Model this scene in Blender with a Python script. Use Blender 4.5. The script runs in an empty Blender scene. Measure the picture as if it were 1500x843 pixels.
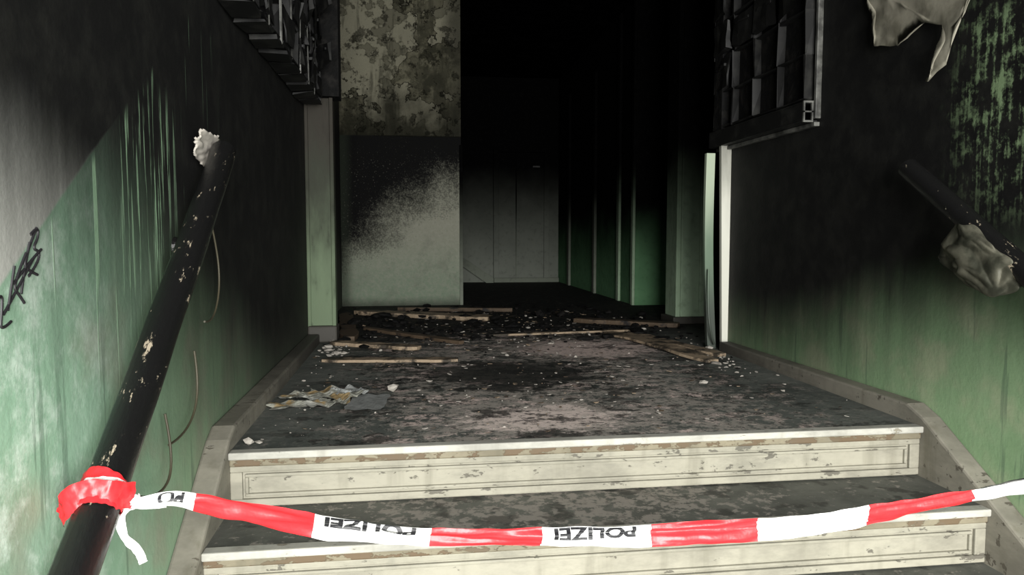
import bpy, bmesh, math, random
from mathutils import Vector, Matrix, noise as mn
random.seed(7)
sc=bpy.context.scene
sc.view_settings.view_transform='Standard'
try: sc.view_settings.look='None'
except Exception: pass

# ---------------- node expression helper ----------------
class S:
    def __init__(s,nt,k): s.nt=nt; s.k=k
    def _m(s,op,b=None,rev=False,c=None,clamp=False):
        n=s.nt.nodes.new('ShaderNodeMath'); n.operation=op; n.use_clamp=clamp
        a=s
        if rev: a,b=b,s
        for i,v in enumerate((a,b,c)):
            if v is None: continue
            if isinstance(v,S): s.nt.links.new(v.k,n.inputs[i])
            else: n.inputs[i].default_value=v
        return S(s.nt,n.outputs[0])
    def __add__(s,o): return s._m('ADD',o)
    __radd__=__add__
    def __mul__(s,o): return s._m('MULTIPLY',o)
    __rmul__=__mul__
    def __sub__(s,o): return s._m('SUBTRACT',o)
    def __rsub__(s,o): return s._m('SUBTRACT',o,rev=True)
    def __truediv__(s,o): return s._m('DIVIDE',o)
    def mn(s,o): return s._m('MINIMUM',o)
    def mx(s,o): return s._m('MAXIMUM',o)
    def pw(s,o): return s._m('POWER',o)
    def ab(s): return s._m('ABSOLUTE')
    def cl(s): return s._m('ADD',0.0,clamp=True)
def ss(x,a,b):  # smooth step a->b
    n=x.nt.nodes.new('ShaderNodeMapRange'); n.interpolation_type='SMOOTHSTEP'
    x.nt.links.new(x.k,n.inputs[0]); n.inputs[1].default_value=a; n.inputs[2].default_value=b
    n.inputs[3].default_value=0; n.inputs[4].default_value=1
    if a>b:
        n.inputs[1].default_value=b; n.inputs[2].default_value=a; n.inputs[3].default_value=1; n.inputs[4].default_value=0
    return S(x.nt,n.outputs[0])
class M:
    def __init__(s,name,rough=.7,spec=.3):
        s.m=bpy.data.materials.new(name); s.m.use_nodes=True; s.nt=s.m.node_tree
        s.b=s.nt.nodes['Principled BSDF']; s.b.inputs['Roughness'].default_value=rough
        s.b.inputs['Specular IOR Level'].default_value=spec
        g=s.nt.nodes.new('ShaderNodeNewGeometry'); s.P=g.outputs['Position']
        sp=s.nt.nodes.new('ShaderNodeSeparateXYZ'); s.nt.links.new(s.P,sp.inputs[0])
        s.x,s.y,s.z=[S(s.nt,sp.outputs[i]) for i in range(3)]
    def noise(s,scale=1,det=4,rough=.55,vec=(1,1,1),off=(0,0,0),dist=0):
        mp=s.nt.nodes.new('ShaderNodeMapping'); mp.inputs['Scale'].default_value=vec; mp.inputs['Location'].default_value=off
        s.nt.links.new(s.P,mp.inputs[0])
        n=s.nt.nodes.new('ShaderNodeTexNoise'); n.inputs['Scale'].default_value=scale; n.inputs['Detail'].default_value=det
        n.inputs['Roughness'].default_value=rough; n.inputs['Distortion'].default_value=dist
        s.nt.links.new(mp.outputs[0],n.inputs['Vector']); return S(s.nt,n.outputs[0])
    def mix(s,f,a,b):
        n=s.nt.nodes.new('ShaderNodeMix'); n.data_type='RGBA'
        ins=[i for i in n.inputs if i.type=='RGBA']
        if isinstance(f,S): s.nt.links.new(f.k,n.inputs[0])
        else: n.inputs[0].default_value=f
        for k,v in zip(ins,(a,b)):
            if isinstance(v,tuple): k.default_value=(*v,1)
            else: s.nt.links.new(v,k)
        return [o for o in n.outputs if o.type=='RGBA'][0]
    def col(s,c):
        if isinstance(c,tuple): s.b.inputs['Base Color'].default_value=(*c,1)
        else: s.nt.links.new(c,s.b.inputs['Base Color'])
        return s
    def bump(s,h,d=.01,st=.6):
        n=s.nt.nodes.new('ShaderNodeBump'); n.inputs['Distance'].default_value=d; n.inputs['Strength'].default_value=st
        s.nt.links.new(h.k,n.inputs['Height']); s.nt.links.new(n.outputs[0],s.b.inputs['Normal']); return s

BLK=(.0035,.0035,.0035)
# ---- side walls
def wall_mat(name,side):
    m=M(name,.68,.2)
    n1=m.noise(1.6,4); n2=m.noise(9,5,.65); n3=m.noise(60,3)
    streak=m.noise(1,4,.6,vec=(1,60,2.4)); streak2=m.noise(1,3,.6,vec=(1,24,1.6),off=(0,3.3,1))
    run=m.noise(1,3,.6,vec=(1,16,.9),off=(0,7,0))
    if side=='L':
        dado=(m.y*.68-.242).mn(1.27)
        dn=ss(m.z-dado+(n2-.5)*.01,-.006,.006)
        f=m.z+(m.y.mn(3.4)-1.35)*.42+(n1-.5)*.20+(n2-.5)*.10+(run-.5)*.16-.12+dn*(.06+ss(m.z,.62,1.0)*.16)
        soot=ss(f,.14,.94).pw(.62)
        base=m.mix((n2-.3).cl(),(.23,.38,.265),(.35,.50,.38))
        base=m.mix(ss(m.y,1.4,2.2)*.7,base,(.21,.29,.17))
        base=m.mix(dn,base,(.60,.60,.56))
        cy=ss((m.y-1.85).ab()+(n2-.5)*.2,.28,.10)
        st=ss(streak+(n2-.5)*.12,.54,.64)*cy*ss(m.z+(n1-.5)*.3,.42,.62)*ss(m.z+(n1-.5)*.2,1.02,.88)*ss(m.z-dado,.0,-.05)*.85
        stc=(.20,.31,.20)
        pk=ss(m.noise(2.4,4,off=(4,1,2)),.50,.68)*ss(m.z,.75,.4)
        base=m.mix(pk*.65,base,(.27,.255,.20))
        nearlit=ss(m.noise(5,7,.72,off=(1,5,2)),.46,.66)*ss(m.y,1.8,1.2)*ss(m.z-dado,.0,-.03)
        base=m.mix(nearlit*.75,base,(.66,.76,.68))  # stronger daylight near the entrance painted in as pale patches, fading inward
        thin=ss(m.noise(1,2,.5,vec=(1,34,1.2),off=(0,9,3)),.66,.70)*ss(m.z,.2,.45)*ss(m.y,2.6,1.9)*ss(m.z-dado,0,-.04)*.5
        st=st.mx(thin)
    else:
        f=m.z+(m.y.mn(3.3)-2.0)*.24+(n1-.5)*.16+(n2-.5)*.08+(run-.5)*.14-.12
        soot=ss(f,-.04,.58).pw(.75)
        base=m.mix((n2-.3).cl(),(.21,.33,.18),(.30,.40,.25))
        yel=ss(m.noise(5,4,off=(9,2,2)),.45,.7)
        base=m.mix(yel*.6,base,(.38,.39,.27))
        st=ss(streak*.35+m.noise(16,7,.75)*.65,.49,.60)*ss((m.y-2.02-(m.z-1.0)*.05).ab()+(n2-.5)*.25,.27,.02)*ss(m.z,.60,.95)*ss(m.z,1.42,1.25)*.8
        stc=(.17,.24,.13)
    drip=ss(streak2,.60,.66)*ss(m.z,.6,.3)*.45
    sootc=m.mix(ss(n2,.4,.7),BLK,(.009,.009,.008))
    c=m.mix(drip,base,(.07,.11,.08))
    c=m.mix(soot,c,sootc)
    c=m.mix(st,c,stc)
    if side=='L':
        low=ss(m.z,.30,-.05)*ss(m.y,2.2,3.2)*.18
        c=m.mix(low,c,(.14,.155,.115))
    m.col(c); m.bump(n3*.4+n2*.8+st*.5,.005,.4)
    return m.m
m_wl=wall_mat('sooty_green_wall_paint','L'); m_wr=wall_mat('sooty_green_wall_paint_b','R')

m=M('charred_black',.8,.15); n=m.noise(14,5); m.col(m.mix(ss(n,.45,.75),(.002,.002,.002),(.012,.011,.010))).bump(n,.02,.8); m_char=m.m
m=M('charred_ceiling',1,.0); n=m.noise(4,6); m.col(m.mix(ss(n,.5,.8),(.0012,.0012,.0012),(.004,.004,.004))).bump(n,.05,.8); m_ceil=m.m
# partition
m=M('burned_plaster',.9,.05)
n1=m.noise(3.0,5,.6); n2=m.noise(24,5,.7); nf=m.noise(75,2)
nb=m.noise(2.3,5,.6,off=(3,0,1)); nc=m.noise(3.5,4,.5,vec=(1,1,.9),off=(1,0,8)); nd=m.noise(9,6,.7,off=(6,1,3))
up=ss(m.z,1.515,1.53)
pc=m.mix(ss(nc,.36,.60),(.028,.027,.018),(.095,.090,.062))
pc=m.mix(ss(nd,.42,.66)*.55,pc,(.145,.137,.098))
h1=nb+(n2-.5)*.02
lay=ss(h1,.52,.526)
pc=m.mix(lay*.8,pc,(.165,.158,.118))
pc=m.mix((1-lay)*ss(nd,.5,.4)*.5,pc,(.022,.022,.016))
rim=ss((h1-.519).ab(),.012,.0)
pc=m.mix(rim*.9,pc,(.010,.010,.007))
h2=m.noise(3.1,4,.6,off=(12,5,7))+(n2-.5)*.02
rim2=ss((h2-.55).ab(),.010,.0)*.7
pc=m.mix(rim2,pc,(.012,.012,.008))
pc=m.mix(ss(h2,.52,.55)*.6,pc,(.045,.043,.030))
drp=ss(m.noise(1,4,.6,vec=(11,1,1.3),off=(2,0,5)),.52,.62)*ss(nd,.35,.55)
pc=m.mix(drp*.6,pc,(.014,.014,.010))
blot=ss(m.noise(7.5,7,.72,off=(8,3,1))+(n2-.5)*.1,.55,.63)
pc=m.mix(blot*.7,pc,(.014,.014,.010))
pc=m.mix(ss(m.z+(n1-.5)*.9,2.00,1.50)*.92,pc,(.009,.009,.006))
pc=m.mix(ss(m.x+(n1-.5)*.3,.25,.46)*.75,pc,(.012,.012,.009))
xx=(m.x+.6).mx(.001)
bd=m.z-xx.pw(.55)*.84-.18+(n1-.5)*.60
k1=ss(bd+(nf-.5)*.50+(n2-.5)*.35,-.15,.35)
lowc=m.mix(ss(m.z,.75,.05),(.185,.187,.15),(.145,.185,.135))
lowc=m.mix(ss(n2,.35,.7)*.5,lowc,(.235,.235,.195))
lowc=m.mix(ss(m.noise(5,6,.7,off=(2,2,2)),.5,.65)*.35,lowc,(.10,.105,.085))
loc=m.mix(k1.pw(.6),lowc,(.005,.005,.005))
loc=m.mix(ss(xx,.12,0.02)*.6,loc,(.02,.025,.018))
loc=m.mix(ss(m.z,.10,.0)*.6,loc,(.03,.03,.025))
spk=ss(nf,.64,.70)*ss(m.z+(n1-.5)*.6,1.55,1.15)
loc=m.mix(spk*.35,loc,(.10,.10,.085))
c=m.mix(up,loc,pc); m.col(c).bump(lay*up*.8+blot*up*-.4+nf*.1+n2*.2,.03,.9); m_part=m.m
def backm(name,top,base,lowz=-.15):
    m=M(name,.95,.02); n1=m.noise(2.5,4); n2=m.noise(18,4)
    f=m.z+(n1-.5)*.35
    c=m.mix(ss(f,lowz,top).pw(.6),base,(.0012,.0012,.0012)); c=m.mix(ss(n2,.5,.8)*.3,c,(.006,.006,.006))
    return m.col(c).bump(n2,.01,.5).m
m_back=backm('smoked_grey_wall',1.6,(.20,.215,.185))
m_side=backm('smoked_green_side_wall',1.0,(.05,.10,.06))
m_post=backm('smoked_green_post',1.3,(.30,.40,.28),.1)
m_postdk=backm('smoked_green_niche',.95,(.12,.25,.13),.1)
m_trim=backm('smoked_white_trim',1.2,(.20,.22,.18))
m=M('scorched_post_paint',.7,.15); n=m.noise(12,5,vec=(1,1,.3)); f=m.z+(n-.5)*.7
c=m.mix(ss(f,.2,1.0),(.12,.160,.10),(.030,.033,.024)); c=m.mix(ss(f,.9,1.35),c,(.028,.025,.020)); c=m.mix(ss(n,.55,.7)*.5,c,(.012,.012,.009)); m.col(c).bump(n,.01,.5); m_lpost=m.m
m=M('scorched_white_strip',.5,.4); n=m.noise(20,4,vec=(1,1,.2)); f=m.z+(n-.5)*.4
c=m.mix(ss(f,.6,1.3),(.56,.56,.49),(.13,.13,.11)); m.col(c); m_wpost=m.m
m=M('pale_green_strip',.5,.4); n=m.noise(20,4,vec=(1,1,.2)); f=m.z+(n-.5)*.3
c=m.mix(ss(f,.5,1.0),(.10,.15,.10),(.30,.35,.26)); c=m.mix(ss(m.z,.55,.15),c,(.04,.05,.04)); m.col(c); m_gstrip=m.m
# floor
m=M('ash_covered_floor',.8,.15)
a=m.noise(2.0,6,.65); b=m.noise(14,9,.80,dist=.15); d=m.noise(75,4,.7); e=m.noise(4.0,9,.74,vec=(1,1.7,1),off=(3,3,0),dist=.4); g2=m.noise(30,6,.75,off=(5,1,0)); e2=m.noise(3.0,8,.72,vec=(1,1.5,1),off=(8,1,0))
base=m.mix(ss(a,.35,.65),(.070,.078,.071),(.125,.133,.120))
base=m.mix(ss(b,.45,.62)*.5,base,(.17,.17,.15))
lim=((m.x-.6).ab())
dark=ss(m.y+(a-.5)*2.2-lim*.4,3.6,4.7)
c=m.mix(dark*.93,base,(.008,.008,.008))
scorch=ss(e+(b-.5)*.35,.475,.55)*ss(m.y+(a-.5)*1.5,2.35,3.0)*ss(lim+(a-.5)*.9,1.10,.70)
c=m.mix(scorch*.93,c,(.009,.010,.009))
ctr=ss(lim+(a-.5)*.7,1.10,.40)*ss(m.y,5.4,3.9)
w1=ss(b+ctr*.10+(a-.5)*.14,.545,.60)*(ctr*.9+.10)
c=m.mix(w1*.8,c,(.38,.345,.305))
w2=ss(e*.45+b*.40+g2*.15,.528,.558)*ctr
c=m.mix(w2*.9,c,(.72,.58,.53))
sp=ss((((m.x-.47).pw(2)*5.5+(m.y-2.50).pw(2)*14).pw(.5))+(b-.5)*2.6+(e-.5)*2.6,.72,.42)
c=m.mix(sp*.9,c,(.78,.66,.60))
sp2=ss((((m.x-1.0).pw(2)*4.5+(m.y-4.05).pw(2)*5.0).pw(.5))+(b-.5)*2.8+(e-.5)*1.2,.85,.50)
c=m.mix(sp2*.85,c,(.68,.55,.50))
# burnt bare patches eaten through the ash
bp1=ss((((m.x-.45).pw(2)*3.0+(m.y-3.35).pw(2)*4.5).pw(.5))+(e2-.5)*3.2+(b-.5)*1.6,.95,.55)
c=m.mix(bp1*.9,c,(.010,.011,.010))
bp2=ss(e2+(b-.5)*.35,.545,.59)*ss(lim,1.25,.85)
c=m.mix(bp2*.8,c,(.013,.014,.013))
c=m.mix(ss(g2+(b-.5)*.3,.55,.61)*.85*ss(lim,1.15,.8),c,(.016,.017,.016))
far=ss(m.y,4.4,5.4)*ss(b,.54,.64)*.5
c=m.mix(far,c,(.13,.115,.095))
c=m.mix(ss(d,.60,.7)*.35,c,(.25,.25,.22))
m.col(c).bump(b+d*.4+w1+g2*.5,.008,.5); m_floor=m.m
m=M('dirty_tread_linoleum',.6,.35); a=m.noise(5,6,.7); b=m.noise(26,6,.7)
c=m.mix(ss(a,.35,.65),(.055,.058,.052),(.105,.108,.095))
c=m.mix(ss(b+ss((m.x-.4).ab(),.9,.2)*.12,.57,.66)*.7,c,(.30,.27,.24)); c=m.mix(ss(m.noise(9,5,off=(5,2,0)),.55,.62)*.7,c,(.014,.014,.013))
m.col(c).bump(b,.004,.5); m_tread=m.m
def cream(name,base,chip,amt,dk=0,stain=.5):
    m=M(name,.6,.25); a=m.noise(30,7,.66,vec=(.45,1,1)); b=m.noise(2.6,6,.7,vec=(1,1,2.5)); d=m.noise(70,3)
    c=m.mix(ss(b,.38,.66)*.75,base,tuple(v*.55 for v in base))
    big=m.noise(1.9,3,off=(3,2,5))
    ch=ss(a+(big-.5)*.28,amt,amt+.012)
    ring=ss(a+(big-.5)*.28,amt-.03,amt)
    c=m.mix(ring*.35,c,tuple(v*.6 for v in base))
    c=m.mix(ch*.9,c,chip)
    g=m.noise(1,4,vec=(14,14,1.4)); c=m.mix(ss(g,.52,.72)*stain,c,(.10,.092,.065))
    sm=m.noise(8,6,.75,vec=(.4,1,1)); c=m.mix(ss(sm,.50,.68)*.35,c,(.12,.115,.095))
    if dk: c=m.mix(ss(m.y+(b-.5),2.2,dk),c,(.045,.042,.036))
    return m.col(c).bump(ch*-1+d*.1,.003,.6).m
m_cream=cream('chipped_cream_paint',(.295,.28,.225),(.10,.092,.075),.625,0,.35)
m_nose=cream('worn_white_nosing',(.43,.42,.375),(.20,.18,.14),.640,0,.25)
m_curb=cream('sooty_cream_curb',(.24,.225,.185),(.080,.070,.055),.62,4.2)
m_under=cream('worn_wood_band',(.21,.185,.13),(.11,.075,.045),.52)
m=M('black_chipped_rail_paint',.22,.6); a=m.noise(46,8,.78,vec=(1,.30,.30)); b=m.noise(120,3)
lo=ss((m.z-.50).ab(),.30,.08)*.045
c=m.mix(ss(a+lo,.640,.655),(.006,.006,.006),(.30,.255,.19)); m.col(c).bump(a+b*.2,.004,.7); m_rail=m.m
def flat(name,c,r=.5,s=.4):
    return M(name,r,s).col(c).m
m_red=flat('tape_red',(.56,.022,.028),.4); m_white=flat('tape_white',(.58,.58,.57),.4); m_ink=flat('tape_print_black',(.01,.01,.012),.5)
for mm in (m_red,m_white):
    nt=mm.node_tree; b=nt.nodes['Principled BSDF']
    g=nt.nodes.new('ShaderNodeNewGeometry'); nz=nt.nodes.new('ShaderNodeTexNoise'); nz.inputs['Scale'].default_value=45; nt.links.new(g.outputs['Position'],nz.inputs['Vector'])
    bp=nt.nodes.new('ShaderNodeBump'); bp.inputs['Distance'].default_value=.004; bp.inputs['Strength'].default_value=.5; nt.links.new(nz.outputs[0],bp.inputs['Height']); nt.links.new(bp.outputs[0],b.inputs['Normal'])
m=M('grimy_plastic',.55,.15); n=m.noise(14,5); m.col(m.mix(ss(n,.35,.65),(.085,.082,.062),(.025,.026,.019))).bump(n,.006,.5); m_bag=m.m
m=M('peeled_paint_sheet',.6,.2); n=m.noise(10,4); m.col(m.mix(ss(n,.4,.75),(.20,.188,.15),(.085,.08,.06))).bump(n,.006,.5); m_peel=m.m
m=M('burned_wood',.7,.3); n=m.noise(7,5); n2=m.noise(40,3); m.col(m.mix(ss(n+(n2-.5)*.3,.52,.66),(.07,.048,.03),(.012,.010,.009))).bump(n2,.006,.7); m_wood=m.m
m=M('scorched_light_wood',.7,.3); n=m.noise(9,5); n2=m.noise(50,3); m.col(m.mix(ss(n+(n2-.5)*.3,.44,.62),(.27,.205,.14),(.035,.028,.02))).bump(n2,.006,.7); m_wood2=m.m
m=M('plaster_white',.8,.2); n=m.noise(20,4); m.col(m.mix(n,(.46,.43,.38),(.17,.155,.14))); m_plas=m.m
m=M('newsprint',.7,.2); n=m.noise(1,2,vec=(26,150,1)); n2=m.noise(11,4); n3=m.noise(6,2,off=(4,4,0)); c=m.mix(ss(n,.5,.58)*.6,(.26,.26,.22),(.07,.07,.065)); c=m.mix(ss(n2,.53,.60),c,(.22,.16,.08)); c=m.mix(ss(n3,.55,.6)*.8,c,(.34,.34,.31)); m.col(c); m_news=m.m
m=M('newsprint_grey',.6,.2); n=m.noise(1,2,vec=(30,160,1)); m.col(m.mix(ss(n,.46,.56)*.6,(.28,.29,.28),(.10,.105,.105))); m_news2=m.m
q=M('smoked_metal',.6,.25); n=q.noise(12,4); q.col(q.mix(ss(n,.45,.8),(.003,.003,.003),(.018,.018,.016))); m_metal=q.m
q=M('smoked_metal_edge',.5,.4); n=q.noise(12,4); q.col(q.mix(ss(n,.4,.7),(.02,.02,.018),(.11,.11,.10))); m_metlt=q.m
m_marker=flat('black_marker_ink',(.012,.011,.013),.5); m_cable=flat('old_cable',(.055,.048,.03),.5)

# ---------------- geometry helpers ----------------
def link(o,parent=None):
    bpy.context.collection.objects.link(o)
    if parent: o.parent=parent
    return o
def empty(name,loc=(0,0,0)):
    o=bpy.data.objects.new(name,None); o.empty_display_size=.05; return link(o)
def frombm(name,bm,mat,parent=None,smooth=False,bevel=0,seg=2):
    me=bpy.data.meshes.new(name); bm.normal_update(); bm.to_mesh(me); bm.free()
    for x in (mat if isinstance(mat,(list,tuple)) else [mat]): me.materials.append(x)
    if smooth:
        for p in me.polygons: p.use_smooth=True
    o=bpy.data.objects.new(name,me); link(o,parent)
    if bevel:
        b=o.modifiers.new('bevel','BEVEL'); b.width=bevel; b.segments=seg; b.limit_method='ANGLE'
    return o
def addbox(bm,x0,x1,y0,y1,z0,z1,mi=0,rot=None,jit=0):
    vs=[bm.verts.new((x,y,z)) for x in (x0,x1) for y in (y0,y1) for z in (z0,z1)]
    if jit:
        for v in vs: v.co+=Vector([random.uniform(-jit,jit) for _ in range(3)])
    if rot:
        c=Vector(((x0+x1)/2,(y0+y1)/2,(z0+z1)/2))
        bmesh.ops.rotate(bm,verts=vs,cent=c,matrix=rot)
    for f in ((0,1,3,2),(4,6,7,5),(0,4,5,1),(2,3,7,6),(0,2,6,4),(1,5,7,3)):
        q=bm.faces.new([vs[i] for i in f]); q.material_index=mi
    return vs
def boxes(name,L,mat,parent=None,bevel=0):
    bm=bmesh.new()
    for b in L: addbox(bm,*b[:6],mi=(b[6] if len(b)>6 else 0))
    return frombm(name,bm,mat,parent,bevel=bevel)
def prism(name,prof,x0,x1,mat,parent=None,bevel=0):
    bm=bmesh.new()
    a=[bm.verts.new((x0,y,z)) for y,z in prof]; b=[bm.verts.new((x1,y,z)) for y,z in prof]
    bm.faces.new(a); bm.faces.new(b[::-1]); n=len(prof)
    for i in range(n): bm.faces.new([a[i],b[i],b[(i+1)%n],a[(i+1)%n]])
    bmesh.ops.recalc_face_normals(bm,faces=bm.faces)
    return frombm(name,bm,mat,parent,bevel=bevel)
def tube(name,pts,r,mat,parent=None,smoothcurve=True,res=8):
    cu=bpy.data.curves.new(name,'CURVE'); cu.dimensions='3D'; cu.bevel_depth=r; cu.bevel_resolution=res//2; cu.use_fill_caps=True; cu.resolution_u=6
    sp=cu.splines.new('NURBS' if smoothcurve else 'POLY'); sp.points.add(len(pts)-1)
    for p,q in zip(sp.points,pts): p.co=(*q,1)
    if smoothcurve: sp.use_endpoint_u=True; sp.order_u=3
    o=bpy.data.objects.new(name,cu); bpy.context.collection.objects.link(o)
    dg=bpy.context.evaluated_depsgraph_get(); dg.update()
    me=bpy.data.meshes.new_from_object(o.evaluated_get(dg)); bpy.data.objects.remove(o)
    me.materials.clear(); me.materials.append(mat)
    for p in me.polygons: p.use_smooth=True
    o=bpy.data.objects.new(name,me); return link(o,parent)

# ---------------- room shell ----------------
YB=-.8; ZF=-.85; ZC=2.75
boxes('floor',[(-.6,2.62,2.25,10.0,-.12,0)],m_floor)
boxes('floor_lobby',[(-.6,1.76,YB,1.05,ZF-.1,ZF)],m_tread)
boxes('wall_left',[(-.8,-.6,YB,10.2,ZF-.1,ZC)],m_wl)
boxes('wall_right',[(1.76,1.96,YB,3.9,ZF-.1,ZC)],m_wr)
boxes('wall_alcove',[(2.62,2.8,3.7,6.7,0,ZC),(1.96,2.8,3.7,3.9,0,ZC)],m_side)
boxes('wall_partition',[(-.6,.47,6.75,6.95,0,ZC),(.27,.47,6.95,10,0,ZC)],m_part)
boxes('trim_3',[(.455,.485,6.735,6.765,0,1.45)],m_trim,None,.004)
boxes('wall_back',[(.27,2.9,10,10.2,0,ZC)],m_back)
boxes('wall_corridor_right',[(2.03,2.8,6.5,10,0,ZC)],m_postdk)
boxes('ceiling',[(-.8,2.9,YB,10.2,ZC,ZC+.12)],m_ceil)
# ---------------- stairs ----------------
st=empty('staircase')
R_,T_=.17,.30
for i in range(5):
    ye=2.22-i*T_; zt=-i*R_
    x0,x1=-.53,1.69
    if i>0: boxes('tread_%d'%i,[(x0,x1,ye+.03,ye+T_+.02,zt-.03,zt)],m_tread,st)
    boxes('nosing_%d'%i,[(x0,x1,ye-.012,ye+.030,zt-.020,zt+.002)],m_nose,st,.004)
    boxes('cove_%d'%i,[(x0,x1,ye+.000,ye+.028,zt-.044,zt-.020)],m_under,st,.005)
    zb=zt-R_
    boxes('riser_%d'%i,[(x0,x1,ye+.018,ye+.03,zb-.02,zt-.03)],m_cream,st)
    a,b_=zt-.044,zb+.004
    boxes('riser_frame_%d'%i,[(x0,x1,ye+.006,ye+.02,a-.018,a),(x0,x1,ye+.006,ye+.02,b_,b_+.022),(x0,x0+.035,ye+.0061,ye+.02,b_+.022,a-.018),(x1-.035,x1,ye+.0061,ye+.02,b_+.022,a-.018)],m_cream,st,.003)
    boxes('riser_bead_%d'%i,[(x0+.042,x1-.042,ye+.008,ye+.02,a-.035,a-.025),(x0+.042,x1-.042,ye+.008,ye+.02,b_+.028,b_+.038),(x0+.042,x0+.052,ye+.0081,ye+.02,b_+.038,a-.035),(x1-.052,x1-.042,ye+.0081,ye+.02,b_+.038,a-.035)],m_cream,st,.003)
prof=[(4.45,-.05),(4.45,.055),(2.31,.06),(2.24,.035),(.75,-.86),(.75,-.95),(1.2,-.95),(2.5,-.1)]
prism('baseboard_left',prof,-.60,-.53,m_curb,None,.008)
prof=[(3.86,-.05),(3.86,.05),(2.30,.06),(2.22,.03),(.75,-.84),(.75,-.95),(1.2,-.95),(2.5,-.1)]
prism('baseboard_right',prof,1.69,1.76,m_curb,None,.008)
# ---------------- posts ----------------
p=empty('door_post')
boxes('shaft',[(-.60,-.44,4.5,4.62,.09,1.44)],m_lpost,p,.006)
boxes('edge_bead',[(-.458,-.436,4.485,4.50,.09,1.44),(-.60,-.58,4.485,4.50,.09,1.44)],m_lpost,p,.004)
boxes('base_block',[(-.60,-.43,4.46,4.62,0,.10)],m_curb,p,.01)
boxes('lintel_beam',[(-.60,-.40,4.5,4.66,1.45,2.74)],m_char,p)
p=empty('pilaster')
boxes('shaft',[(1.90,2.12,5.1,5.32,.0,2.74)],m_post,p,.006)
boxes('plinth',[(1.87,2.13,5.06,5.33,.0,.05)],m_curb,p,.006)
boxes('trim_face',[(1.93,1.95,5.088,5.10,.05,2.7),(2.07,2.09,5.088,5.10,.05,2.7)],m_post,p,.004)
boxes('trim_1',[(2.005,2.03,6.5,6.56,0,2.74),(2.005,2.03,6.96,7.04,0,2.74)],m_post,None,.004)
def leaning(name,x0,x1,y,zt,mat,parent,leanx=0,th=.03,bow=0,n=14):
    bm=bmesh.new(); rings=[]
    for i in range(n+1):
        t=i/n; z=zt*t; dx=leanx*t+bow*math.sin(math.pi*t)
        rings.append([bm.verts.new((x0+dx,y,z)),bm.verts.new((x1+dx,y,z)),bm.verts.new((x1+dx,y+th,z)),bm.verts.new((x0+dx,y+th,z))])
    for a,b in zip(rings,rings[1:]):
        for k in range(4): bm.faces.new([a[k],a[(k+1)%4],b[(k+1)%4],b[k]])
    bm.faces.new(rings[0][::-1]); bm.faces.new(rings[-1])
    return frombm(name,bm,mat,parent,bevel=.002)
p=empty('door_frame_strip')
leaning('white_jamb',1.728,1.815,3.905,1.15,m_wpost,p,-.026)
leaning('loose_strip',1.655,1.705,3.93,1.09,m_gstrip,p,-.025,bow=-.014)
tube('hanging_wire',[(1.64,3.9,.45),(1.63,3.88,.25),(1.64,3.86,.1),(1.68,3.90,.03)],.006,m_gstrip,p)
boxes('jamb_upper',[(1.70,1.98,3.905,4.0,1.155,2.74)],m_char,p)
# ---------------- far doors ----------------
p=empty('door_1')
boxes('leaf',[(1.2,1.82,9.955,9.999,.02,1.75)],m_back,p,.004)
boxes('casing',[(1.13,1.2,9.94,9.999,0,1.82),(1.82,1.89,9.94,9.999,0,1.82),(1.2,1.82,9.94,9.999,1.755,1.82)],m_back,p,.004)
boxes('meeting_stile',[(1.43,1.445,9.945,9.955,.02,1.75)],m_trim,p)
boxes('handle',[(1.66,1.76,9.92,9.95,1.55,1.575)],m_metal,p,.004)
boxes('trim_2',[(2.0,2.03,7.9,7.98,0,2.4),(2.0,2.03,9.2,9.3,0,2.4)],m_trim,None,.004)
bm=bmesh.new()
a=[bm.verts.new(q) for q in ((.48,9.86,.38),(.48,9.86,.46),(.78,9.86,.30),(1.12,9.86,.06),(1.12,9.86,0),(1.02,9.86,0))]
bm.faces.new(a); r=bmesh.ops.extrude_face_region(bm,geom=bm.faces[:]); bmesh.ops.translate(bm,vec=(0,.05,0),verts=[v for v in r['geom'] if isinstance(v,bmesh.types.BMVert)])
bmesh.ops.recalc_face_normals(bm,faces=bm.faces); frombm('stair_stringer_board',bm,m_trim)
boxes('baseboard_back',[(1.13,2.02,9.90,9.938,0,.06)],m_trim,None,.004)

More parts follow.
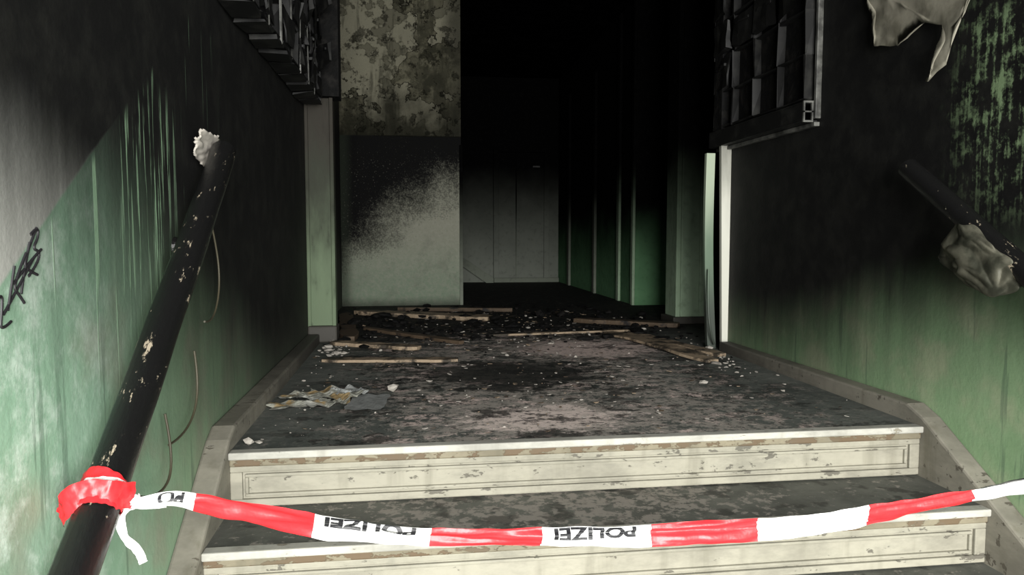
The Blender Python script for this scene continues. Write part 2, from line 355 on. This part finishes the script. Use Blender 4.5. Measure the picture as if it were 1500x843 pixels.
# ---------------- letterbox banks ----------------
def bank(name,xw,sgn,y0,y1,z0,depth,rows,cols,cw,ch,miss=.22,jd=.012):
    p=empty(name)
    xf=xw+sgn*depth
    X=lambda a,b:(min(a,b),max(a,b))
    boxes('back_plate',[(*X(xw,xw+sgn*.02),y0,y1,z0,z0+rows*ch)],m_char,p)
    bm=bmesh.new()
    for r in range(rows+1):
        for c in range(cols):
            addbox(bm,*X(xw,xf),y0+c*cw,y0+(c+1)*cw,z0+r*ch-.004,z0+r*ch+.004,jit=.007)
    for c in range(cols+1):
        for r in range(rows):
            addbox(bm,*X(xw,xf),y0+c*cw-.004,y0+c*cw+.004,z0+r*ch,z0+(r+1)*ch,jit=.007)
    frombm('carcass',bm,m_metal,p)
    bm=bmesh.new()
    for r in range(rows):
        for c in range(cols):
            if random.random()<miss: continue
            ang=random.choice([0,0,.1,.2,.45])*sgn
            yy=y0+c*cw; zz=z0+r*ch
            rot=Matrix.Rotation(ang,3,'Z')@Matrix.Rotation(random.uniform(-.09,.09),3,'X')
            x=xf+sgn*.006+sgn*abs(math.sin(ang))*cw*.3
            addbox(bm,x-.004,x+.004,yy+.015,yy+cw-.015,zz+.015,zz+ch-.02,rot=rot,jit=jd)
            addbox(bm,x-.010,x+.004,yy+.05,yy+cw-.05,zz+ch*.62,zz+ch*.62+.012,rot=rot)
    bmesh.ops.subdivide_edges(bm,edges=bm.edges[:],cuts=2,use_grid_fill=True)
    for v in bm.verts: v.co+=Vector((mn.noise(v.co*14),mn.noise(v.co*9+Vector((4,0,0))),mn.noise(v.co*9+Vector((0,8,0)))))*.012
    frombm('doors',bm,m_metal,p)
    return p
p=bank('letterbox_bank',1.76,-1,3.06,4.02,1.23,.055,6,4,.24,.19,.45)
boxes('side_trim',[(1.735,1.76,3.012,3.03,1.14,2.7)],m_metlt,p,.002)
bm=bmesh.new()
addbox(bm,1.69,1.76,3.04,4.05,1.128,1.136); addbox(bm,1.69,1.76,3.04,4.05,1.207,1.215)
addbox(bm,1.69,1.697,3.04,4.05,1.136,1.207)
frombm('hollow_channel',bm,m_metal,p,bevel=.002)
boxes('channel_end',[(1.69,1.735,3.03,3.04,1.126,1.134),(1.69,1.735,3.03,3.04,1.209,1.217),(1.69,1.697,3.03,3.04,1.134,1.209),(1.728,1.735,3.03,3.04,1.134,1.209),(1.69,1.735,3.03,3.04,1.168,1.174)],m_metlt,p)
boxes('bottom_trim',[(1.735,1.76,3.02,4.05,1.108,1.126)],m_metlt,p,.002)
p=bank('letterbox_bank',-.6,1,2.45,4.35,1.40,.11,8,9,.211,.15,.3)
bm=bmesh.new()
for i in range(9):
    y=2.5+i*.215
    addbox(bm,-.59,-.485,y,y+.16,1.375,1.385,rot=Matrix.Rotation(random.uniform(-.12,.05),3,'Y'),jit=.006)
frombm('underside_panels',bm,m_metal,p)
bm=bmesh.new()
for i in range(7): addbox(bm,-.486,-.482,2.5+i*.26,2.504+i*.26,1.38,1.66,jit=.004)
frombm('bent_edges',bm,m_metlt,p)

# ---------------- handrails ----------------
def rail(name,x,ya,za,yb,zb,r,xw,bys):
    p=empty(name)
    pts=[(x+random.uniform(-.003,.003),ya+(yb-ya)*t/16,za+(zb-za)*t/16) for t in range(17)]
    tube('rail_bar',pts,r,m_rail,p,True,12)
    s=(zb-za)/(yb-ya)
    for i,y in enumerate(bys):
        z=za+s*(y-ya)
        tube('bracket_arm_%d'%i,[(x,y,z-r*.8),(x,y+.01,z-r-.05),((x+xw)/2,y+.015,z-r-.07),(xw,y+.015,z-r-.07)],.009,m_rail,p)
        bm=bmesh.new(); bmesh.ops.create_cone(bm,cap_ends=True,segments=20,radius1=.028,radius2=.024,depth=.012,matrix=Matrix.Translation((xw+(.006 if xw<0 else -.006),y+.015,z-r-.07))@Matrix.Rotation(math.pi/2,4,'Y'))
        frombm('bracket_plate_%d'%i,bm,m_rail,p)
    return p
hl=rail('handrail',-.52,.35,-.52,2.22,.875,.035,-.6,[2.0,1.0])
hr=rail('handrail',1.68,.35,-.43,2.32,.865,.034,1.76,[1.55,1.2])
bm=bmesh.new(); bmesh.ops.create_grid(bm,x_segments=26,y_segments=26,size=1)
dele=[]
for v in bm.verts:
    u,w=v.co.x,v.co.y; a=math.atan2(w,u); r=math.hypot(u,w)
    lim=.85+.30*mn.noise(Vector((math.cos(a)*2,math.sin(a)*2,3)))
    if r>lim: dele.append(v)
    d=.010*mn.noise(Vector((u*2.2,w*2.2,1)))+.006*mn.noise(Vector((u*5,w*5,4)))
    v.co=Vector((-.570+d+.024*(w+.4),2.215+u*.14,.880+w*.048-.02*u))
bmesh.ops.delete(bm,geom=dele,context='VERTS')
o=frombm('torn_plaster_patch',bm,m_plas,smooth=True); s_=o.modifiers.new('s','SOLIDIFY'); s_.thickness=.005
p=empty('loose_cable')
tube('loop_upper',[(-.585,2.28,.72),(-.575,2.34,.60),(-.57,2.34,.47),(-.57,2.24,.38),(-.56,2.12,.40)],.0028,m_cable,p)
tube('loop_middle',[(-.57,2.05,.33),(-.56,2.06,.22),(-.565,1.95,.13),(-.57,1.82,.14)],.003,m_cable,p)
tube('loop_lower',[(-.57,1.80,.22),(-.55,1.80,.10),(-.555,1.70,.05),(-.56,1.58,.10)],.003,m_cable,p)

# ---------------- graffiti ----------------
G=[[(-12,440),(4,424),(2,452),(-2,476),(14,470)],[(22,402),(16,430),(10,454)],[(40,392),(18,426),(26,440),(34,456)],[(46,380),(36,412),(30,442)],[(58,364),(34,402),(42,416),(56,428)],[(20,424),(40,408),(64,396)],[(48,370),(60,362),(60,378),(50,390),(62,398),(56,414),(42,424)],[(4,456),(22,436),(52,402)]]
p=empty('graffiti_tag')
for i,g in enumerate(G):
    pts=[(-.5995,1.18+.00205*a,.56-.00118*(b-420)+.0004*a) for a,b in g]
    tube('stroke_%d'%i,pts,.0024,m_marker,p)

# ---------------- barrier tape ----------------
C=[(-.485,1.34,.170),(-.43,1.35,.168),(-.368,1.36,.153),(-.178,1.36,.1085),(.034,1.36,.073),(.255,1.36,.0565),(.459,1.36,.0487),(.685,1.36,.0498),(.921,1.36,.0653),(1.15,1.36,.0908),(1.276,1.36,.114),(1.45,1.34,.148),(1.64,1.30,.195)]
C=[Vector(c) for c in C]
def spl(P,t):
    i=min(int(t),len(P)-2); u=t-i
    p0=P[max(i-1,0)];p1=P[i];p2=P[i+1];p3=P[min(i+2,len(P)-1)]
    return .5*((2*p1)+(p2-p0)*u+(2*p0-5*p1+4*p2-p3)*u*u+(3*p1-p0-3*p2+p3)*u**3)
NS=400; path=[spl(C,t*(len(C)-1)/NS) for t in range(NS+1)]
sl=[0]
for a,b in zip(path,path[1:]): sl.append(sl[-1]+(b-a).length)
Ltot=sl[-1]
def at(s):
    s=max(0,min(Ltot,s)); lo=0;hi=NS
    while hi-lo>1:
        m_=(lo+hi)//2
        if sl[m_]<=s: lo=m_
        else: hi=m_
    u=(s-sl[lo])/max(1e-9,sl[hi]-sl[lo]); return path[lo].lerp(path[hi],u),(path[hi]-path[lo]).normalized()
def hw(s):
    w=.0225+.002*math.sin(5*s+1)+.007*max(0,1-abs(s-.30)/.3)
    w*=min(1,.40+s/.20); w*=min(1,.45+(Ltot-s)/.75)
    return w
def surf(s,h,off=0):
    c,t=at(s); tilt=.25+.30*math.sin(s*4.0+.6)
    up=Vector((0,0,1))-t*t.z; up.normalize(); n=t.cross(up)
    w=up*math.cos(tilt)+n*math.sin(tilt); nn=t.cross(w)
    if nn.y>0: nn=-nn
    k=hw(s)
    fold=mn.noise(Vector((s*24,h*1.2,0)))*.004+mn.noise(Vector((s*6,h*2.6,4)))*.009+.004*math.cos(h*3+s*8)+mn.noise(Vector((s*5,h*5,14)))*.005
    edge=.0025*mn.noise(Vector((s*14,h*.6,9)))
    return c+w*(h*k+edge)+nn*(fold+off)
bt=empty('barrier_tape')
xb=[-.385,-.178,.034,.247,.465,.685,.921,1.157]
def colour(x):
    k=sum(1 for b in xb if x>b); return k%2
bm=bmesh.new(); HN=12; grid=[]
NSS=800
for i in range(NSS+1):
    s=Ltot*i/NSS; grid.append([bm.verts.new(surf(s,-1+2*j/HN)) for j in range(HN+1)])
for i in range(NSS):
    x=at(Ltot*(i+.5)/NSS)[0].x
    for j in range(HN):
        f=bm.faces.new([grid[i][j],grid[i+1][j],grid[i+1][j+1],grid[i][j+1]]); f.material_index=colour(x); f.smooth=True
frombm('tape_band',bm,[m_white,m_red],bt,smooth=True)
def s_of_x(x):
    for i,q in enumerate(path):
        if q.x>=x: return sl[i]
    return Ltot
def tapetext(txt,xa,xb_,hlo,hhi,idx):
    cu=bpy.data.curves.new('tx','FONT'); cu.body=txt; cu.size=1; cu.offset=.035
    o=bpy.data.objects.new('tx',cu); bpy.context.collection.objects.link(o)
    dg=bpy.context.evaluated_depsgraph_get(); dg.update()
    me=bpy.data.meshes.new_from_object(o.evaluated_get(dg)); bpy.data.objects.remove(o)
    bm=bmesh.new(); bm.from_mesh(me)
    bmesh.ops.triangulate(bm,faces=bm.faces[:])
    for _ in range(4): bmesh.ops.subdivide_edges(bm,edges=[e for e in bm.edges if e.calc_length()>.08],cuts=1); bmesh.ops.triangulate(bm,faces=[f for f in bm.faces if len(f.verts)>3])
    xs=[v.co.x for v in bm.verts]; ys=[v.co.y for v in bm.verts]; x0,x1=min(xs),max(xs); y0,y1=min(ys),max(ys)
    sa,sb=s_of_x(xa),s_of_x(xb_)
    for v in bm.verts:
        u=1-(v.co.x-x0)/(x1-x0); w=1-(v.co.y-y0)/(y1-y0)
        h=hlo+(hhi-hlo)*w
        v.co=surf(sa+(sb-sa)*u,h,.0018)
    frombm('lettering_%d'%idx,bm,m_ink,bt)
tapetext('POLIZEI',-.160,.004,-.20,.97,1)
tapetext('POLIZEI',.268,.430,-.05,.98,2)
tapetext('PO',-.445,-.405,.0,.95,3)
def ribbon(name,pts,w,mat,parent,wdir=Vector((0,0,1)),n=60,cr=.004,seed=0):
    P=[Vector(q) for q in pts]
    bm=bmesh.new(); g=[]
    for i in range(n+1):
        t=i/n*(len(P)-1); c=spl(P,t); d=(spl(P,min(t+.02,len(P)-1))-spl(P,max(t-.02,0))).normalized()
        ww=(wdir-d*wdir.dot(d)); ww.normalize(); nn=d.cross(ww)
        g.append([bm.verts.new(c+ww*w*(j/6-.5)*(1+.25*mn.noise(Vector((i*.12,seed,3))))+nn*mn.noise(Vector((i*.30,j*1.1,seed)))*cr) for j in range(7)])
    for i in range(n):
        for j in range(6): bm.faces.new([g[i][j],g[i+1][j],g[i+1][j+1],g[i][j+1]])
    return frombm(name,bm,mat,parent,smooth=True)
ax=Vector((0,1,.745)).normalized()
KY=1.31
cR=Vector((-.52,KY,-.52+(KY-.35)*.746))
e1=Vector((1,0,0)); e2=ax.cross(e1)
for k,(off,mt,ww,ph,tl) in enumerate(((-.008,m_red,.044,0,.008),(.006,m_red,.036,.9,-.012),(.012,m_white,.006,.4,.006))):
    pts=[cR+ax*(off+tl*math.sin(a+ph))+ (e1*math.cos(a)+e2*math.sin(a))*(.0372+.0018*k) for a in [i*math.pi/6 for i in range(13)]]
    ribbon('knot_wrap_%d'%k,pts,ww,mt,bt,wdir=ax,n=90,cr=.003,seed=k)
kp=cR+Vector((.048,.01,-.005))
ribbon('knot_flap',[cR+Vector((-.052,-.035,-.022)),cR+Vector((-.034,-.045,.008)),cR+Vector((.0,-.042,.020)),cR+Vector((.03,-.035,.012)),kp],.044,m_red,bt,wdir=Vector((0,.2,1)),n=50,cr=.005,seed=5)
ribbon('tail',[kp,kp+Vector((.004,-.01,-.010)),kp+Vector((-.018,-.012,-.030)),kp+Vector((-.014,-.015,-.065)),kp+Vector((.008,-.02,-.088)),kp+Vector((.018,-.02,-.112))],.014,m_white,bt,wdir=Vector((1,.2,.2)),n=60,cr=.006,seed=8)
ribbon('knot_link',[kp,C[0]+Vector((-.01,0,.004)),C[0],C[1]],.024,m_white,bt,wdir=Vector((0,0,1)),n=40,cr=.006,seed=9)
cR2=Vector((1.68,1.30,-.43+(1.30-.35)*.657))
pts=[cR2+(e1*math.cos(a)+e2*math.sin(a))*.038 for a in [i*math.pi/6 for i in range(13)]]
ribbon('knot_wrap_far',pts,.045,m_white,bt,wdir=ax,n=60,cr=.004,seed=12)

# ---------------- plastic bag ----------------
bm=bmesh.new(); bmesh.ops.create_icosphere(bm,subdivisions=6,radius=1)
for v in bm.verts:
    c=v.co.copy(); ang=math.atan2(c.y,c.x)
    fold=.06*math.sin(5*ang+3*c.z)+mn.noise(c*1.4)*.45+abs(mn.noise(c*2.6+Vector((0,0,3))))*.35
    t=(c.z+1)/2; prof=1.0-.65*t**1.5
    x=c.x*.034*(1+fold); y=c.y*.15*prof*(1+fold); z=c.z*.10*(1+.4*mn.noise(c*1.3+Vector((5,0,0))))
    y+= .12*t-.06
    v.co=Vector((1.660+x,1.975+y,.578+z))
frombm('plastic_bag',bm,m_bag,smooth=True)
# ---------------- peeling sheet ----------------
out=[(2.72,1.62),(2.62,1.474),(2.59,1.34),(2.46,1.305),(2.40,1.335),(2.33,1.355),(2.245,1.318),(2.217,1.264),(2.267,1.188),(2.31,1.154),(2.285,1.150),(2.205,1.187),(2.172,1.295),(2.10,1.40),(2.02,1.66)]
bm=bmesh.new(); vs=[bm.verts.new((1.735,y,z)) for y,z in out]; f=bm.faces.new(vs)
bmesh.ops.triangulate(bm,faces=[f])
for _ in range(3): bmesh.ops.subdivide_edges(bm,edges=[e for e in bm.edges if e.calc_length()>.03],cuts=1); bmesh.ops.triangulate(bm,faces=[q for q in bm.faces if len(q.verts)>3])
for v in bm.verts:
    y,z=v.co.y,v.co.z
    v.co.x=1.75-max(0,1.55-z)*.07-.012*(1+mn.noise(Vector((y*14,z*14,0))))
    v.co.y+=mn.noise(Vector((y*30,z*30,7)))*.006; v.co.z+=mn.noise(Vector((y*30,z*30,2)))*.006
o=frombm('peeling_paint_sheet',bm,m_peel,smooth=True); s_=o.modifiers.new('s','SOLIDIFY'); s_.thickness=.002

# ---------------- debris ----------------
def plank(name,a,b,w,th,z=.0,bow=0,mat=m_wood):
    a=Vector(a);b=Vector(b); d=(b-a); n=12; nrm=Vector((-d.y,d.x)).normalized()
    bm=bmesh.new(); rings=[]
    for i in range(n+1):
        t=i/n; c=a+d*t; zz=z+bow*math.sin(math.pi*t)
        k=w*.5*(1+.35*mn.noise(Vector((t*8,a.x*3,1)))) 
        if i in (0,n): k*=.6
        p=c+nrm*k; q=c-nrm*k; jz=.003*mn.noise(Vector((t*9,b.y,0)))
        rings.append([bm.verts.new((p.x,p.y,zz)),bm.verts.new((q.x,q.y,zz)),bm.verts.new((q.x,q.y,zz+th+jz)),bm.verts.new((p.x,p.y,zz+th-jz))])
    for u,v in zip(rings,rings[1:]):
        for k in range(4): bm.faces.new([u[k],u[(k+1)%4],v[(k+1)%4],v[k]])
    bm.faces.new(rings[0][::-1]); bm.faces.new(rings[-1]); bmesh.ops.recalc_face_normals(bm,faces=bm.faces)
    return frombm(name,bm,mat,bevel=.002)
plank('charred_plank',(-.44,3.80),(.24,3.72),.08,.014,mat=m_wood2)
plank('charred_plank',(-.50,5.9),(-.36,4.5),.10,.03)
plank('charred_plank',(-.42,6.1),(.60,5.5),.18,.03,mat=m_wood2)
plank('charred_plank',(-.1,6.3),(.85,6.1),.06,.03,mat=m_wood)
plank('charred_plank',(.52,4.62),(1.52,4.74),.030,.012,mat=m_wood2)
plank('charred_plank',(1.28,4.65),(1.50,3.50),.12,.014,bow=.012,mat=m_wood2)
plank('charred_plank',(1.40,4.55),(1.62,3.66),.09,.018,mat=m_wood2)
plank('charred_plank',(-.30,5.05),(.30,4.30),.06,.02)
plank('charred_plank',(-.45,4.40),(.05,4.12),.09,.02,mat=m_wood2)
plank('charred_plank',(1.2,5.3),(1.85,4.9),.10,.03,mat=m_wood)
def rocks(name,spots,mat,flat_=.55):
    bm=bmesh.new()
    for (x,y,s) in spots:
        r=bmesh.ops.create_icosphere(bm,subdivisions=1,radius=1)
        sc_=Vector((s*random.uniform(.7,1.6),s*random.uniform(.5,1.3),s*random.uniform(.35,.8)*flat_*1.5))
        rz=Matrix.Rotation(random.uniform(0,6.3),3,'Z'); zmin=9
        for v in r['verts']:
            v.co*=random.uniform(.6,1.2); c=rz@Vector((v.co.x*sc_.x,v.co.y*sc_.y,v.co.z*sc_.z)); v.co=c; zmin=min(zmin,c.z)
        for v in r['verts']: v.co+=Vector((x,y,-zmin-.001))
    return frombm(name,bm,mat)
ok=lambda x,y:-.50<x<(1.66 if y<4 else 1.85) and 2.27<y<6.6
sp=[]
def scatter(n,cx,cy,sx,sy,s0,s1,L,ymin=0):
    k=0
    while k<n:
        x=random.gauss(cx,sx); y=random.gauss(cy,sy)
        if ok(x,y) and y>ymin: L.append((x,y,random.uniform(s0,s1)*random.choice([.5,.5,.8,1.5]))); k+=1
scatter(45,-.42,4.15,.06,.25,.008,.018,sp); scatter(50,1.58,3.6,.09,.30,.006,.018,sp)
scatter(110,.6,3.4,.7,.8,.002,.006,sp); scatter(140,.3,2.7,.5,.3,.0015,.004,sp); scatter(150,.6,4.8,.6,.6,.004,.013,sp)
scatter(35,-.42,3.0,.06,.5,.003,.007,sp)
sp+=[(-.07,3.02,.024),(-.49,2.30,.020),(-.46,2.31,.013),(.08,3.2,.013),(1.25,3.0,.016),(1.5,3.45,.022),(-.45,4.2,.03),(1.56,3.35,.015)]
rocks('plaster_rubble',sp,m_plas)
sp=[]
scatter(260,.6,5.6,.7,.7,.010,.038,sp,4.4); scatter(100,-.2,5.0,.25,.6,.010,.032,sp,4.2); scatter(90,1.5,4.9,.25,.5,.01,.032,sp,4.2); scatter(90,.5,3.6,.6,.3,.003,.008,sp)
rocks('charred_debris',sp,m_char,.5)
bm=bmesh.new()
for i in range(480):
    x=random.gauss(.6,.6);y=random.uniform(2.3,6.3)
    if not ok(x,y): continue
    s=random.uniform(.003,.020)*(.2+.22*y); a0=random.uniform(0,6.3); k=random.randint(4,6)
    z=.002+random.random()*.004; tl=random.uniform(-.25,.25)
    vs=[]
    for j in range(k):
        a=a0+j*6.283/k; r=s*random.uniform(.4,1)
        vs.append(bm.verts.new((x+r*math.cos(a),y+r*math.sin(a)*.7,z+abs(tl)*s+tl*r*math.cos(a-a0))))
    f=bm.faces.new(vs); f.material_index=random.choice([0,1,2])
o=frombm('fallen_paint_flakes',bm,[m_plas,m_wood,m_wood2]); s_=o.modifiers.new('s','SOLIDIFY'); s_.thickness=.0015
p=empty('crumpled_newspaper')
for k,(cx,cy,w,d,ang,h,mt) in enumerate(((-.41,2.79,.22,.10,.3,.02,0),(-.31,2.90,.24,.16,-.4,.04,0),(-.16,2.81,.14,.26,-.1,.006,1),(-.45,2.93,.12,.08,.9,.015,0),(-.32,2.78,.13,.09,.1,.018,0),(-.24,2.95,.13,.13,.3,.03,1))):
    bm=bmesh.new(); N=14; g=[]
    for i in range(N+1):
        row=[]
        for j in range(N+1):
            u=i/N-.5;v=j/N-.5
            z=.004+h*(.5+.9*mn.noise(Vector((u*4+v*2+k*3,v*1.5,k))))+.12*h*mn.noise(Vector((u*14,v*8,k)))
            q=Matrix.Rotation(ang,2)@Vector((u*w*(1+.2*mn.noise(Vector((v*5,k,0)))),v*d))
            row.append(bm.verts.new((max(cx+q.x,-.525),cy+q.y,max(.002,z)+.001*k)))
        g.append(row)
    for i in range(N):
        for j in range(N): bm.faces.new([g[i][j],g[i+1][j],g[i+1][j+1],g[i][j+1]])
    frombm('sheet_%d'%k,bm,[m_news,m_news2][mt],p)
p=empty('hanging_ceiling_wire')
tube('wire_1',[(.2,6.2,2.76),(.3,6.2,2.70),(.55,6.2,2.63),(.85,6.2,2.62),(1.1,6.2,2.68),(1.2,6.2,2.76)],.005,m_metlt,p)

# ---------------- light ----------------
def area(name,loc,rot,sx,sy,e,c=(1,1,1)):
    l=bpy.data.lights.new(name,'AREA'); l.shape='RECTANGLE'; l.size=sx; l.size_y=sy; l.energy=e; l.color=c
    o=bpy.data.objects.new(name,l); o.location=loc; o.rotation_euler=rot; return link(o)
area('daylight_through_entrance',(.60,-2.3,.90),(math.radians(87),0,math.radians(1)),2.2,2.0,620,(1,.99,.955))
w=bpy.data.worlds.new('w'); sc.world=w; w.use_nodes=True
w.node_tree.nodes['Background'].inputs[0].default_value=(.8,.9,1,1); w.node_tree.nodes['Background'].inputs[1].default_value=.4

# ---------------- camera ----------------
cd=bpy.data.cameras.new('camera'); co=bpy.data.objects.new('camera',cd); link(co)
cd.sensor_width=36; cd.lens=36*1083/1500; cd.clip_start=.02
co.location=(0,0,.637); co.rotation_euler=(math.radians(90-4.04),0,math.radians(-7.9))
sc.camera=co
